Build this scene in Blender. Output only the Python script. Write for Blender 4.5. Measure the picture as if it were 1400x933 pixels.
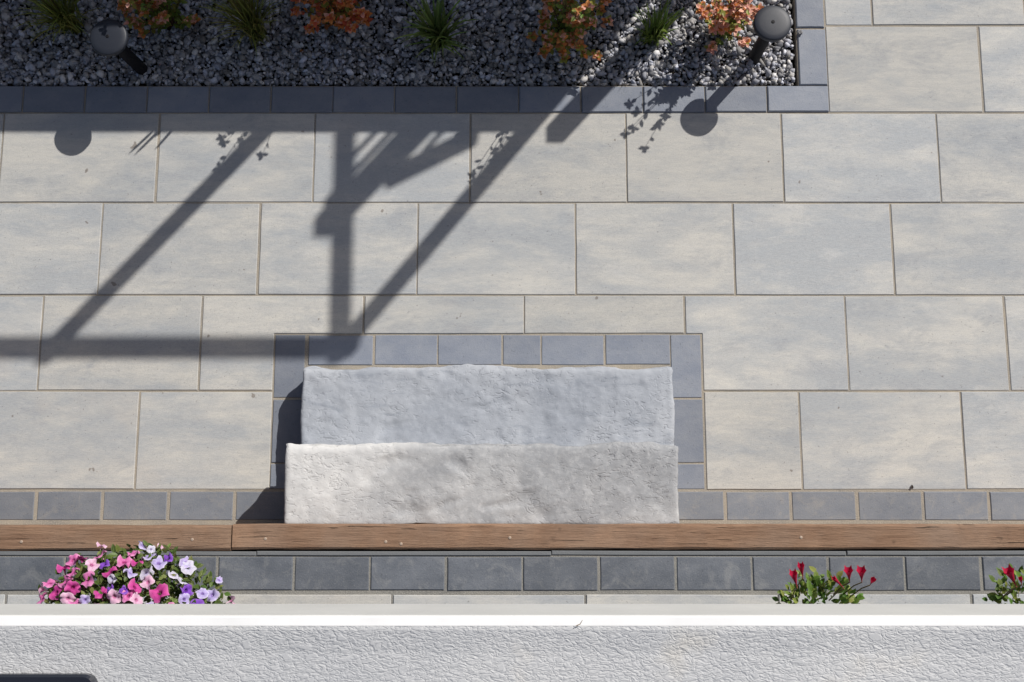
import bpy, math, random
import numpy as np
from mathutils import Vector, Matrix, noise

# ------------------------------------------------------------------ scene
for o in list(bpy.data.objects): bpy.data.objects.remove(o)
scene = bpy.context.scene
COL = scene.collection
random.seed(11)
RNG = np.random.default_rng(5)

# ------------------------------------------------------------------ camera
CAM_H, TILT, FPX = 3.8, math.radians(9.3), 1470.0
cd = bpy.data.cameras.new('camera'); cam = bpy.data.objects.new('camera', cd); COL.objects.link(cam)
cam.location = (0, 0, CAM_H); cam.rotation_euler = (TILT, 0, 0)
cd.sensor_width = 36; cd.lens = FPX/1400*36; cd.clip_start = 0.05; cd.clip_end = 2000
scene.camera = cam

# ------------------------------------------------------------------ sun and sky
SX, SY = 0.77, 0.86                       # horizontal run of a shadow for each metre of height
ELEV = math.atan(1/math.hypot(SX, SY))
world = bpy.data.worlds.new('World'); scene.world = world; world.use_nodes = True
wn = world.node_tree; bg = wn.nodes['Background']
sky = wn.nodes.new('ShaderNodeTexSky'); sky.sky_type = 'NISHITA'; sky.sun_disc = False
sky.dust_density = 2.2; sky.ozone_density = 0.6; sky.air_density = 0.9
sky.sun_elevation = ELEV; sky.sun_rotation = math.atan2(SX, SY)
wn.links.new(sky.outputs[0], bg.inputs[0]); bg.inputs[1].default_value = 0.078
sl = bpy.data.lights.new('sun', 'SUN'); sl.energy = 4.6; sl.angle = math.radians(0.5); sl.color = (1, 0.962, 0.91)
sun = bpy.data.objects.new('sun', sl); COL.objects.link(sun)
sun.rotation_euler = Vector((-SX, -SY, -1)).to_track_quat('-Z', 'Y').to_euler(); sun.location = (4, 5, 6)
vs = scene.view_settings
vs.view_transform = 'Standard'; vs.look = 'None'; vs.exposure = 0.0; vs.gamma = 1; vs.use_curve_mapping = False

# ------------------------------------------------------------------ measuring helper
ct, st = math.cos(TILT), math.sin(TILT)
def at(px, py, z=0.0):
    """point at height z that the photograph shows at pixel (px, py) of 1400 x 933"""
    u, v = (px-700)/FPX, (466.5-py)/FPX
    dz = -ct + v*st; dy = st + v*ct
    t = (z-CAM_H)/dz
    return Vector((u*t, dy*t, z))

# ------------------------------------------------------------------ object helpers
def tag(o, label=None, cat=None, group=None, kind=None):
    if label: o['label'] = label
    if cat: o['category'] = cat
    if group: o['group'] = group
    if kind: o['kind'] = kind
    return o
def link(name, me, mat=None, parent=None, loc=(0, 0, 0), rot=(0, 0, 0)):
    o = bpy.data.objects.new(name, me); COL.objects.link(o)
    o.location = loc; o.rotation_euler = rot
    if mat and me and not me.materials: me.materials.append(mat)
    if parent: o.parent = parent
    return o
def empty(name, loc=(0, 0, 0), rz=0):
    o = bpy.data.objects.new(name, None); COL.objects.link(o)
    o.location = loc; o.rotation_euler = (0, 0, rz); o.empty_display_size = 0.05
    return o
def mesh(name, v, f, smooth=False, cols=None):
    me = bpy.data.meshes.new(name); me.from_pydata([tuple(p) for p in v], [], f); me.update()
    if cols is not None:
        a = me.color_attributes.new('tint', 'FLOAT_COLOR', 'POINT')
        c = np.ones((len(v), 4), np.float32); c[:, :3] = np.asarray(cols, np.float32)
        a.data.foreach_set('color', c.ravel())
    if smooth: me.polygons.foreach_set('use_smooth', [True]*len(me.polygons))
    return me
def np_mesh(name, V, T, cols=None, smooth=False):
    me = bpy.data.meshes.new(name); n, m = len(V), len(T)
    me.vertices.add(n); me.vertices.foreach_set('co', np.asarray(V, np.float32).ravel())
    me.loops.add(m*3); me.loops.foreach_set('vertex_index', np.asarray(T, np.int32).ravel())
    me.polygons.add(m); me.polygons.foreach_set('loop_start', np.arange(0, m*3, 3, dtype=np.int32))
    me.update(calc_edges=True)
    if cols is not None:
        a = me.color_attributes.new('tint', 'FLOAT_COLOR', 'POINT')
        c = np.ones((n, 4), np.float32); c[:, :3] = cols
        a.data.foreach_set('color', c.ravel())
    if smooth: me.polygons.foreach_set('use_smooth', [True]*m)
    return me
def prism(poly, z0, z1, bev):
    """upright prism over a counter-clockwise polygon with a chamfered top edge"""
    n = len(poly); inn = []
    for i in range(n):
        a, b, c = Vector(poly[i-1]), Vector(poly[i]), Vector(poly[(i+1) % n])
        d1 = (b-a).normalized(); d2 = (c-b).normalized()
        n1 = Vector((-d1.y, d1.x)); n2 = Vector((-d2.y, d2.x))
        k = 1+n1.dot(n2)
        inn.append(b+(n1+n2)*(bev/max(k, .2)))
    v = [(p[0], p[1], z0) for p in poly]+[(p[0], p[1], z1-bev) for p in poly]
    v += [(p.x, p.y, z1) for p in inn]
    f = [tuple(range(n-1, -1, -1))]
    for r in (0, n):
        for i in range(n):
            j = (i+1) % n; f.append((r+i, r+j, r+n+j, r+n+i))
    f.append(tuple(range(2*n, 3*n)))
    return v, f
def rect(x0, x1, y0, y1): return [(x0, y0), (x1, y0), (x1, y1), (x0, y1)]
def tube(path, radii, n=8, cap=True):
    v, f = [], []
    path = [Vector(p) for p in path]
    for i, p in enumerate(path):
        d = (path[min(i+1, len(path)-1)]-path[max(i-1, 0)]).normalized()
        up = Vector((0, 0, 1)) if abs(d.z) < .9 else Vector((1, 0, 0))
        a = d.cross(up).normalized(); b = d.cross(a)
        for k in range(n):
            t = 2*math.pi*k/n; v.append(p+(a*math.cos(t)+b*math.sin(t))*radii[i])
    for i in range(len(path)-1):
        for k in range(n):
            j = (k+1) % n; f.append((i*n+k, (i+1)*n+k, (i+1)*n+j, i*n+j))
    if cap:
        f.append(tuple(range(n))); m = (len(path)-1)*n; f.append(tuple(range(m+n-1, m-1, -1)))
    return v, f
def lathe(prof, n=40):
    v, f = [], []
    for r, z in prof:
        for k in range(n):
            t = 2*math.pi*k/n; v.append((r*math.cos(t), r*math.sin(t), z))
    for i in range(len(prof)-1):
        for k in range(n):
            j = (k+1) % n; f.append((i*n+k, i*n+j, (i+1)*n+j, (i+1)*n+k))
    f.append(tuple(range(n-1, -1, -1))); m = (len(prof)-1)*n; f.append(tuple(range(m, m+n)))
    return v, f
def bar(p0, p1, w, h, bev=.004):
    """bevelled rectangular bar from p0 to p1"""
    p0, p1 = Vector(p0), Vector(p1); d = (p1-p0); L = d.length; d.normalize()
    up = Vector((0, 0, 1)) if abs(d.z) < .95 else Vector((0, 1, 0))
    a = d.cross(up).normalized(); b = a.cross(d)
    x, y = w/2, h/2
    sec = [(-x+bev, -y), (x-bev, -y), (x, -y+bev), (x, y-bev), (x-bev, y), (-x+bev, y), (-x, y-bev), (-x, -y+bev)]
    v = [p0+a*s+b*t for s, t in sec]+[p1+a*s+b*t for s, t in sec]
    f = [tuple(range(8)), tuple(range(15, 7, -1))]
    for i in range(8): j = (i+1) % 8; f.append((i, i+8, j+8, j))
    return v, f

# ------------------------------------------------------------------ materials
class NT:
    def __init__(s, name):
        s.m = bpy.data.materials.new(name); s.m.use_nodes = True; s.t = s.m.node_tree
        s.b = s.t.nodes['Principled BSDF']; s.out = s.t.nodes['Material Output']
    def n(s, typ, **kw):
        x = s.t.nodes.new(typ)
        for k, v in kw.items(): setattr(x, k, v)
        return x
    def l(s, a, b): s.t.links.new(a, b)
    def coord(s, scale=(1, 1, 1), rnd=True, rot=(0, 0, 0)):
        tc = s.n('ShaderNodeTexCoord'); mp = s.n('ShaderNodeMapping')
        mp.inputs['Scale'].default_value = scale; mp.inputs['Rotation'].default_value = rot
        src = tc.outputs['Object']
        if rnd:
            oi = s.n('ShaderNodeObjectInfo'); mu = s.n('ShaderNodeVectorMath', operation='SCALE')
            cb = s.n('ShaderNodeCombineXYZ')
            for i in range(3): s.l(oi.outputs['Random'], cb.inputs[i])
            s.l(cb.outputs[0], mu.inputs[0]); mu.inputs['Scale'].default_value = 57.3
            ad = s.n('ShaderNodeVectorMath', operation='ADD')
            s.l(src, ad.inputs[0]); s.l(mu.outputs[0], ad.inputs[1]); src = ad.outputs[0]
        s.l(src, mp.inputs[0]); return mp.outputs[0]
    def noise(s, co, scale, detail=4, rough=.55, dist=0):
        x = s.n('ShaderNodeTexNoise'); s.l(co, x.inputs['Vector'])
        x.inputs['Scale'].default_value = scale; x.inputs['Detail'].default_value = detail
        x.inputs['Roughness'].default_value = rough; x.inputs['Distortion'].default_value = dist
        return x.outputs['Fac']
    def ramp(s, fac, a, b, lo=(0, 0, 0, 1), hi=(1, 1, 1, 1)):
        r = s.n('ShaderNodeValToRGB'); s.l(fac, r.inputs[0])
        r.color_ramp.elements[0].position = a; r.color_ramp.elements[1].position = b
        r.color_ramp.elements[0].color = lo; r.color_ramp.elements[1].color = hi
        return r.outputs[0]
    def mix(s, fac, a, b, mode='MIX'):
        x = s.n('ShaderNodeMix', data_type='RGBA', blend_type=mode)
        if isinstance(fac, (int, float)): x.inputs[0].default_value = fac
        else: s.l(fac, x.inputs[0])
        for sock, val in ((6, a), (7, b)):
            if isinstance(val, tuple): x.inputs[sock].default_value = val if len(val) == 4 else val+(1,)
            else: s.l(val, x.inputs[sock])
        return x.outputs[2]
    def bump(s, h, strength, dist, nrm=None):
        x = s.n('ShaderNodeBump'); s.l(h, x.inputs['Height'])
        x.inputs['Strength'].default_value = strength; x.inputs['Distance'].default_value = dist
        if nrm: s.l(nrm, x.inputs['Normal'])
        return x.outputs[0]
    def math(s, op, a, b):
        x = s.n('ShaderNodeMath', operation=op)
        for i, v in enumerate((a, b)):
            if isinstance(v, (int, float)): x.inputs[i].default_value = v
            else: s.l(v, x.inputs[i])
        return x.outputs[0]
    def fin(s, col, rough=.7, nrm=None, spec=.4):
        if isinstance(col, tuple): s.b.inputs['Base Color'].default_value = col+(1,)
        else: s.l(col, s.b.inputs['Base Color'])
        if isinstance(rough, (int, float)): s.b.inputs['Roughness'].default_value = rough
        else: s.l(rough, s.b.inputs['Roughness'])
        s.b.inputs['Specular IOR Level'].default_value = spec
        if nrm: s.l(nrm, s.b.inputs['Normal'])
        return s.m
def random_tint(t, col, amount):
    oi = t.n('ShaderNodeObjectInfo')
    k = t.math('MULTIPLY_ADD', oi.outputs['Random'], amount); k.node.inputs[2].default_value = 1-amount/2
    cb = t.n('ShaderNodeCombineXYZ')
    for i in range(3): t.l(k, cb.inputs[i])
    return t.mix(1.0, col, cb.outputs[0], 'MULTIPLY')

def mat_slab():
    t = NT('light_slab_concrete')
    co = t.coord((1.0, 3.0, 1)); co2 = t.coord((1, 1, 1)); co3 = t.coord((1, 6, 1))
    oi = t.n('ShaderNodeObjectInfo')
    bias = t.math('MULTIPLY', t.math('SUBTRACT', oi.outputs['Random'], .5), .14)
    broad = t.ramp(t.math('ADD', t.noise(co, 1.8, 9, .70, .2), bias), .42, .60)
    col = t.mix(broad, (.512, .497, .455), (.325, .346, .364))
    smudge = t.ramp(t.noise(t.coord((1.2, 2.2, 1)), 3.4, 10, .76, .5), .53, .68)
    col = t.mix(t.math('MULTIPLY', smudge, .75), col, (.258, .275, .300))
    streak = t.ramp(t.noise(co3, 8, 9, .80), .42, .60)
    col = t.mix(t.math('MULTIPLY', streak, .42), col, (.335, .342, .348))
    pale = t.ramp(t.noise(t.coord((1, 2.4, 1)), 5.5, 8, .72), .55, .72)
    col = t.mix(t.math('MULTIPLY', pale, .45), col, (.55, .54, .51))
    warm = t.ramp(t.noise(co2, 2.6, 3), .62, .80)
    col = t.mix(t.math('MULTIPLY', warm, .36), col, (.48, .415, .345))
    gr = t.noise(co3, 60, 5, .8)
    col = t.mix(t.math('MULTIPLY', t.ramp(gr, .40, .64), .30), col, (.58, .57, .54))
    g2 = t.noise(co2, 330, 2, .6)
    col = t.mix(t.math('MULTIPLY', t.ramp(g2, .50, .66), .30), col, (.22, .22, .22))
    sp = t.ramp(t.noise(co2, 120, 2, .5), .70, .74)
    col = t.mix(t.math('MULTIPLY', sp, .55), col, (.13, .12, .115))
    sp2 = t.ramp(t.noise(co2, 21, 2, .5), .755, .775)
    col = t.mix(t.math('MULTIPLY', sp2, .6), col, (.12, .09, .07))
    col = random_tint(t, col, .20)
    b = t.bump(g2, .40, .0014)
    b = t.bump(t.noise(co3, 45, 4, .65), .28, .0016, b)
    return t.fin(col, .80, b, .25)
def mat_paver(name, base, alt, scuff, amt, scale=1.0):
    t = NT(name)
    co = t.coord((1, 1.6, 1)); co2 = t.coord((1, 1, 1))
    col = t.mix(t.ramp(t.noise(co, 9, 5, .6), .35, .68), base, alt)
    s = t.ramp(t.noise(co2, 14, 8, .75, .8), .52, .74)
    col = t.mix(t.math('MULTIPLY', s, amt), col, scuff)
    g = t.ramp(t.noise(co2, 210, 2, .6), .58, .72)
    col = t.mix(t.math('MULTIPLY', g, .28), col, scuff)
    g2 = t.ramp(t.noise(co2, 130, 2, .6), .64, .72)
    col = t.mix(t.math('MULTIPLY', g2, .5), col, tuple(c*.5 for c in base))
    col = random_tint(t, col, .26)
    b = t.bump(t.noise(co2, 230, 3, .65), .45, .0018)
    b = t.bump(t.noise(co2, 26, 4, .6), .30, .003, b)
    return t.fin(col, .62, b, .45)
def mat_sand(name, a, b_, c):
    t = NT(name); co = t.coord((1, 1, 1), False)
    col = t.mix(t.ramp(t.noise(co, 6, 5, .7), .35, .65), a, b_)
    col = t.mix(t.ramp(t.noise(co, 300, 2), .5, .7), col, c)
    return t.fin(col, .95, t.bump(t.noise(co, 350, 3), .8, .003), .1)
def mat_stone(name, c0, c1, c2, side):
    t = NT(name); co = t.coord((1, 1, 1), False); co2 = t.coord((1, 1.5, 1), False, (0, 0, .5))
    bn = t.noise(co, 2.4, 3, .55, .3)
    if side:                                     # this block weathered paler towards one end
        sx = t.n('ShaderNodeSeparateXYZ'); t.l(co, sx.inputs[0])
        bn = t.math('ADD', bn, t.math('MULTIPLY', sx.outputs[0], -.34))
    big = t.ramp(bn, .42, .70) if side else t.ramp(bn, .40, .66)
    col = t.mix(big, c0, c1)
    mid = t.ramp(t.noise(co2, 9, 6, .65, .8), .50, .72)
    col = t.mix(t.math('MULTIPLY', mid, .32), col, c2)
    pit = t.noise(co2, 40, 4, .60, .7)
    col = t.mix(t.math('MULTIPLY', t.ramp(pit, .66, .74), .35), col, tuple(c*.5 for c in c2))
    if not side:                                 # smooth blue-grey tool smears running slantwise
        sm = t.ramp(t.noise(t.coord((1.0, 3.4, 1), False, (0, 0, .75)), 7.5, 5, .62, .6), .56, .66)
        col = t.mix(t.math('MULTIPLY', sm, .60), col, c2)
    fl = t.ramp(t.noise(co, 60, 6, .75), .48, .66)
    col = t.mix(t.math('MULTIPLY', fl, .20), col, tuple(min(.8, c*1.25) for c in c1))
    ch = t.noise(t.coord((1, 1.6, 1), False, (0, 0, -.7)), 30, 3, .55, 1.2)
    mk = t.ramp(t.noise(co, 5.5, 3, .6), .42, .62)
    b = t.bump(t.mix(mk, (1, 1, 1), t.ramp(ch, .34, .44)), .50, .0034)
    b = t.bump(t.math('MULTIPLY', t.ramp(pit, .57, .66), t.ramp(t.noise(co, 4.2, 3, .6), .36, .60)), .50, -.0034, b)
    b = t.bump(t.noise(co2, 13, 4, .6), .26, .010, b)
    b = t.bump(t.noise(co, 85, 4, .7), .34, .0022, b)
    b = t.bump(t.noise(co, 210, 4, .7), .22, .0014, b)
    return t.fin(col, .85, b, .25)
def mat_wood(name, a, b_, c, rnd=True, ax=(1.2, 22, 22)):
    t = NT(name); co = t.coord(ax, rnd); co2 = t.coord((1, 1, 1), rnd)
    g = t.noise(co, 4.5, 7, .68, .6)
    col = t.mix(t.ramp(g, .32, .68), a, b_)
    fine = t.noise(t.coord((ax[0]*3, ax[1]*3, ax[2]*3), rnd), 6, 5, .7)
    col = t.mix(t.math('MULTIPLY', t.ramp(fine, .55, .72), .6), col, c)
    col = t.mix(t.math('MULTIPLY', t.ramp(t.noise(co2, 5, 4, .6), .5, .75), .45), col, tuple(x*1.45 for x in b_))
    kn = t.ramp(t.noise(co2, 16, 2, .5), .70, .76)
    col = t.mix(t.math('MULTIPLY', kn, .7), col, c)
    cr = t.ramp(t.noise(t.coord((ax[0]*1.6, ax[1]*3.4, ax[2]*3.4), rnd), 2.4, 3, .5, .5), .67, .70)
    col = t.mix(t.math('MULTIPLY', cr, .75), col, tuple(x*.6 for x in c))
    gy = t.ramp(t.noise(co2, 2.6, 5, .65), .48, .72)
    col = t.mix(t.math('MULTIPLY', gy, .35), col, (.30, .245, .20))
    nb = t.bump(t.ramp(fine, .30, .70), .7, -.002)
    nb = t.bump(cr, .8, -.004, nb)
    nb = t.bump(g, .5, .004, nb)
    return t.fin(col, .82, nb, .2)
def mat_tint(name, rough=.5, transl=0.0, spec=.4, bumps=None, vary=0.0):
    t = NT(name); a = t.n('ShaderNodeVertexColor', layer_name='tint'); col = a.outputs[0]
    if vary:
        co = t.coord((1, 1, 1), False)
        col = t.mix(t.math('MULTIPLY', t.ramp(t.noise(co, 120, 4, .7), .3, .7), vary), col, t.mix(1.0, col, (.45, .45, .45), 'MULTIPLY'))
    nb = None
    if bumps: nb = t.bump(t.noise(t.coord((1, 1, 1), False), bumps[0], 4, .65), bumps[1], bumps[2])
    m = t.fin(col, rough, nb, spec)
    if transl:
        tr = t.n('ShaderNodeBsdfTranslucent'); t.l(col, tr.inputs[0])
        mx = t.n('ShaderNodeMixShader'); mx.inputs[0].default_value = transl
        t.l(t.b.outputs[0], mx.inputs[1]); t.l(tr.outputs[0], mx.inputs[2]); t.l(mx.outputs[0], t.out.inputs[0])
    return m
def mat_plain(name, col, rough=.5, spec=.5, metal=0.0, grain=None):
    t = NT(name); nb = None; c = col
    co = t.coord((1, 1, 1), False)
    if grain:
        nb = t.bump(t.noise(co, grain[0], 3, .6), grain[1], grain[2])
    c = t.mix(t.ramp(t.noise(co, 7, 5, .65), .3, .75), col, tuple(x*.86 for x in col))
    t.b.inputs['Metallic'].default_value = metal
    return t.fin(c, rough, nb, spec)
def mat_vinyl():
    t = NT('textured_vinyl'); co = t.coord((1, 1, 1), False)
    cw = t.coord((1, 2.0, 1), False, (0, 0, -.95)); cw2 = t.coord((1, 2.0, 1), False, (0, 0, .75))
    n1 = t.noise(cw, 62, 2, .5, .6); n2 = t.noise(cw2, 70, 2, .5, .6)
    r1 = t.ramp(t.math('ABSOLUTE', t.math('SUBTRACT', n1, .5), 0), .0, .085); r2 = t.ramp(t.math('ABSOLUTE', t.math('SUBTRACT', n2, .5), 0), .0, .085)
    h = t.math('ADD', r1, r2)
    col = t.mix(t.ramp(t.noise(co, 3.5, 5, .65), .35, .7), (.42, .428, .44), (.50, .502, .502))
    col = t.mix(t.math('MULTIPLY', t.ramp(t.noise(co, 7, 3, .6), .62, .78), .4), col, (.52, .47, .38))
    nb = t.bump(h, .40, .0016)
    nb = t.bump(t.noise(co, 300, 3, .6), .35, .0012, nb)
    return t.fin(col, .6, nb, .35)
def mat_soil():
    t = NT('dark_soil'); co = t.coord((1, 1, 1), False)
    col = t.mix(t.noise(co, 30, 5, .7), (.025, .02, .016), (.06, .05, .042))
    return t.fin(col, .95, t.bump(t.noise(co, 60, 5, .7), .9, .02), .1)
def mat_lawn():
    t = NT('far_lawn'); co = t.coord((1, 1, 1), False)
    col = t.mix(t.ramp(t.noise(co, 9, 6, .7), .3, .7), (.045, .075, .022), (.09, .11, .04))
    return t.fin(col, .95, t.bump(t.noise(co, 60, 4, .7), .9, .03), .1)

M_SLAB = mat_slab()
M_PAVER = mat_paver('blue_grey_paver', (.168, .190, .236), (.215, .234, .272), (.30, .305, .31), .32)
M_DUSTY = mat_paver('dusty_paver', (.150, .165, .192), (.195, .207, .228), (.33, .30, .25), .46)
M_CHAR = mat_paver('charcoal_paver', (.088, .099, .118), (.135, .147, .168), (.29, .29, .28), .50)
M_SAND = mat_sand('joint_sand', (.37, .325, .26), (.25, .235, .21), (.44, .39, .32)); M_SAND2 = mat_sand('grey_joint_sand', (.26, .25, .225), (.18, .178, .17), (.32, .31, .28))
M_STEP_LOW = mat_stone('grey_step_stone', (.295, .318, .358), (.40, .42, .452), (.235, .258, .298), 0)
M_STEP_TOP = mat_stone('pale_step_stone', (.30, .308, .322), (.60, .598, .59), (.34, .346, .358), 1)
M_TIMBER = mat_wood('weathered_timber', (.190, .112, .072), (.315, .198, .128), (.06, .036, .024))
M_FENCE = mat_wood('fence_wood', (.22, .15, .10), (.32, .23, .16), (.10, .07, .05), True, (20, 20, 1.2))
M_SOIL = mat_soil(); M_LAWN = mat_lawn()
M_GRAVEL = mat_tint('crushed_stone', .85, 0, .25, (160, .6, .002), .35)
M_LEAF = mat_tint('leaf', .5, .28, .35)
M_PETAL = mat_tint('petal', .6, .30, .2)
M_LIGHT = mat_plain('dark_grey_powder_coat', (.026, .030, .041), .5, .4, 0, (420, .25, .0006))
M_LIGHTD = mat_plain('black_powder_coat', (.010, .010, .012), .6, .2, 0, (420, .25, .0006))
M_LENS = mat_plain('frosted_lens', (.55, .55, .53), .35)
M_STEM = mat_plain('woody_stem', (.10, .055, .035), .8, .2)
M_POT = mat_plain('terracotta_pot', (.33, .15, .085), .8, .2, 0, (60, .3, .002))
M_BLACKPOT = mat_plain('grey_plastic_pot', (.09, .09, .095), .55, .4)
M_VINYL = mat_vinyl()
M_FLASH = mat_plain('white_metal_flashing', (.86, .86, .85), .38, .5)
M_GUTTER = mat_plain('grey_metal_fascia', (.66, .66, .65), .5, .4)
M_RAIL = mat_plain('black_railing_metal', (.018, .02, .028), .22, .6)
M_PERG = mat_plain('dark_pergola_metal', (.05, .045, .04), .5, .4)
M_NAIL = mat_plain('galvanised_nail', (.42, .33, .26), .6, .4, .2)
M_JOIST = mat_plain('deck_joist_wood', (.30, .22, .15), .8, .2)

# ------------------------------------------------------------------ ground
TER = 0.460                                    # upper terrace level
STEP_H = 0.152
BED_X = at(1090, 80).x                          # right end of gravel
BED_Y = at(700, 117.5).y                        # house-side edge of gravel
ground = link('ground', mesh('ground', [(-600, -600, -.12), (600, -600, -.12), (600, 600, -.12), (-600, 600, -.12)], [(0, 1, 2, 3)]), M_LAWN)
tag(ground, kind='structure')
TIM_FAR = at(700, 716.5, .472).y; TIM_NEAR = at(700, 753.5, .472).y
XR = 2.75
# patio bed: L shaped sheet of jointing sand (the gravel bed is cut out of it)
v, f = prism([(-XR, TIM_FAR-.05), (XR, TIM_FAR-.05), (XR, 2.9), (BED_X, 2.9), (BED_X, BED_Y), (-XR, BED_Y)], -.10, -.0032, .001)
patio = tag(link('patio', mesh('patio', v, f), M_SAND), kind='structure')

GAP = .0068
_cache = {}
def piece(name, parent, mat, x0, x1, y0, y1, z=0.0, t=.05, bev=.002, gap=GAP, wob=.0016):
    """one rectangular slab or paver; equal sizes share a mesh"""
    w, h = round(x1-x0-gap, 3), round(y1-y0-gap, 3)
    key = (w, h, mat.name, t)
    if key not in _cache:
        _cache[key] = []
        for q in range(3):                       # three slightly different outlines of each size
            r = random.Random(hash((w, h, q)) & 0xffff)
            poly = []
            W, H = w/2, h/2
            for (ax, ay), (bx_, by_) in zip(rect(-W, W, -H, H), rect(-W, W, -H, H)[1:]+rect(-W, W, -H, H)[:1]):
                m = 4 if abs(bx_-ax)+abs(by_-ay) > .3 else 2
                for k in range(m):
                    u = k/m; j = .0007 if k else .0004
                    poly.append((ax+(bx_-ax)*u+r.uniform(-j, j), ay+(by_-ay)*u+r.uniform(-j, j)))
            v, f = prism(poly, -t, 0, bev)
            me = mesh(name, v, f); me.materials.append(mat); _cache[key].append(me)
    me = random.choice(_cache[key])
    o = link(name, me, None, parent, ((x0+x1)/2+random.uniform(-wob, wob), (y0+y1)/2+random.uniform(-wob, wob)*.7, z+random.uniform(-.0012, .0008)),
             (random.uniform(-.0012, .0012), random.uniform(-.0012, .0012), random.uniform(-.0022, .0022)))
    return o
def poly_piece(name, parent, mat, poly, z=0.0, t=.05, bev=.002):
    cx = sum(p[0] for p in poly)/len(poly); cy = sum(p[1] for p in poly)/len(poly)
    v, f = prism([(a-cx, b-cy) for a, b in poly], -t, 0, bev)
    return link(name, mesh(name, v, f), mat, parent, (cx, cy, z))

P = .5756                                       # slab module
Yr = [at(700, y).y for y in (-83, 35.5, 154.5, 277.5, 404, 535, 670.5)]
Y_B0 = at(700, 457.5).y                         # far side of the step surround
BL, BR = at(372, 563).x, at(962, 563).x         # its outer sides
COLW = .113
CORNER_X = at(1131, 95).x                       # outer edge of the gravel bed border
def run(anchor_px, row_px, lo, hi):
    a = at(anchor_px, row_px).x; k0 = math.ceil((lo-a)/P); out = [lo]
    k = k0
    while a+k*P < hi-.02:
        if a+k*P > lo+.02: out.append(a+k*P)
        k += 1
    return out+[hi]
def row(xs, y1, y0):
    for a, b in zip(xs, xs[1:]): piece('slab', patio, M_SLAB, a, b, y0, y1)
Yr0 = [Yr[0]+.33, Yr[0]+.66]
row(run(1130, 0, CORNER_X, XR), Yr0[1], Yr0[0]); row(run(1330, 0, CORNER_X, XR), Yr0[0], Yr[0])
row(run(1192, 17, CORNER_X, XR), Yr[0], Yr[1])
row(run(1341, 95, CORNER_X, XR), Yr[1], Yr[2])
row(run(856, 216, -XR, XR), Yr[2], Yr[3])
row(run(787, 340, -XR, XR), Yr[3], Yr[4])
# row beside the step surround, with two slabs notched round its corners
a275, a497, a716, a936, a1157 = (at(p, 430).x for p in (276, 497, 716.5, 936, 1156))
row(run(275, 470, -XR, a275), Yr[4], Yr[5]); row(run(1157, 470, a1157, XR), Yr[4], Yr[5])
row([a497, a716, a936], Yr[4], Y_B0)
g = GAP/2
poly_piece('slab', patio, M_SLAB, [(a275+g, Yr[5]+g), (BL-g, Yr[5]+g), (BL-g, Y_B0+g), (a497-g, Y_B0+g), (a497-g, Yr[4]-g), (a275+g, Yr[4]-g)])
poly_piece('slab', patio, M_SLAB, [(a936+g, Y_B0+g), (BR+g, Y_B0+g), (BR+g, Yr[5]+g), (a1157-g, Yr[5]+g), (a1157-g, Yr[4]-g), (a936+g, Yr[4]-g)])
row(run(187, 602, -XR, BL), Yr[5], Yr[6])
row(run(1094, 602, BR, XR), Yr[5], Yr[6])
# blue-grey pavers round the gravel bed
PV = .2305
x = CORNER_X; y0 = Yr[2]; y1 = BED_Y
while x > -XR:
    piece('paver', patio, M_PAVER, x-PV, x, y0, y1, .004, .07, .004, .005); x -= PV
y = BED_Y
while y < 2.7:
    piece('paver', patio, M_PAVER, BED_X, CORNER_X, y, y+.2265, .004, .07, .004, .005); y += .2265
# surround of the steps
xs = [at(p, 479).x for p in (421, 511, 598, 686.5, 740, 827, 917)]
yb = at(700, 500).y
for a, b in zip(xs, xs[1:]): piece('paver', patio, M_PAVER, a, b, yb, Y_B0)
ys = [Y_B0, at(700, 545.5).y, at(700, 634).y, Yr[6]]
for a, b in zip(ys, ys[1:]):
    piece('paver', patio, M_PAVER, BL, BL+COLW, b, a); piece('paver', patio, M_PAVER, BR-COLW, BR, b, a)
# dusty row along the timber
a = at(991, 693).x; yj = TIM_FAR+.004
k = -1
while a+k*PV*1.003 < XR:
    piece('paver', patio, M_DUSTY, a+k*PV*1.003, a+(k+1)*PV*1.003, yj, Yr[6], -.0005, .06, .003, .010); k += 1
a = at(320, 693).x; k = 1
while a+k*PV*1.003 > -XR:
    piece('paver', patio, M_DUSTY, a+(k-1)*PV*1.003, a+k*PV*1.003, yj, Yr[6], -.0005, .06, .003, .010); k -= 1

# upper terrace
TY0 = at(700, 757, TER).y
v, f = prism([(-XR, -2.6), (XR, -2.6), (XR, TIM_NEAR-.004), (-XR, TIM_NEAR-.004)], -.10, TER-.004, .002)
terrace = tag(link('terrace', mesh('terrace', v, f), M_SAND2), kind='structure')
ty1 = at(700, 760, TER).y; ty2 = at(700, 809.5, TER).y
def edging(k, x0, x1):   # narrow concrete edge restraint strip behind the timber
    return piece('edging_strip', terrace, M_EDGE, x0, x1, ty1, TIM_NEAR+.001, TER+.001, .05, .002, .003)
M_EDGE = mat_plain('edging_concrete', (.17, .178, .185), .85, .2, 0, (220, .6, .002))
for k in range(-3, 3): edging(k, k*.9+.12, k*.9+1.02)
a = at(819, 785, TER).x
k = math.floor((-XR-a)/.2325)
while a+k*.2325 < XR:
    piece('paver', terrace, M_CHAR, a+k*.2325, a+(k+1)*.2325, ty2, ty1, TER, .06, .003, .008); k += 1
yy = ty2-.005; rowi = 0
while yy > -1.6:
    a = at(800 if rowi % 2 == 0 else 930, 818, TER).x
    k = math.floor((-XR-a)/.585)
    while a+k*.585 < XR:
        piece('slab', terrace, M_SLAB, a+k*.585, a+(k+1)*.585, yy-.334, yy, TER); k += 1
    yy -= .334; rowi += 1

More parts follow.
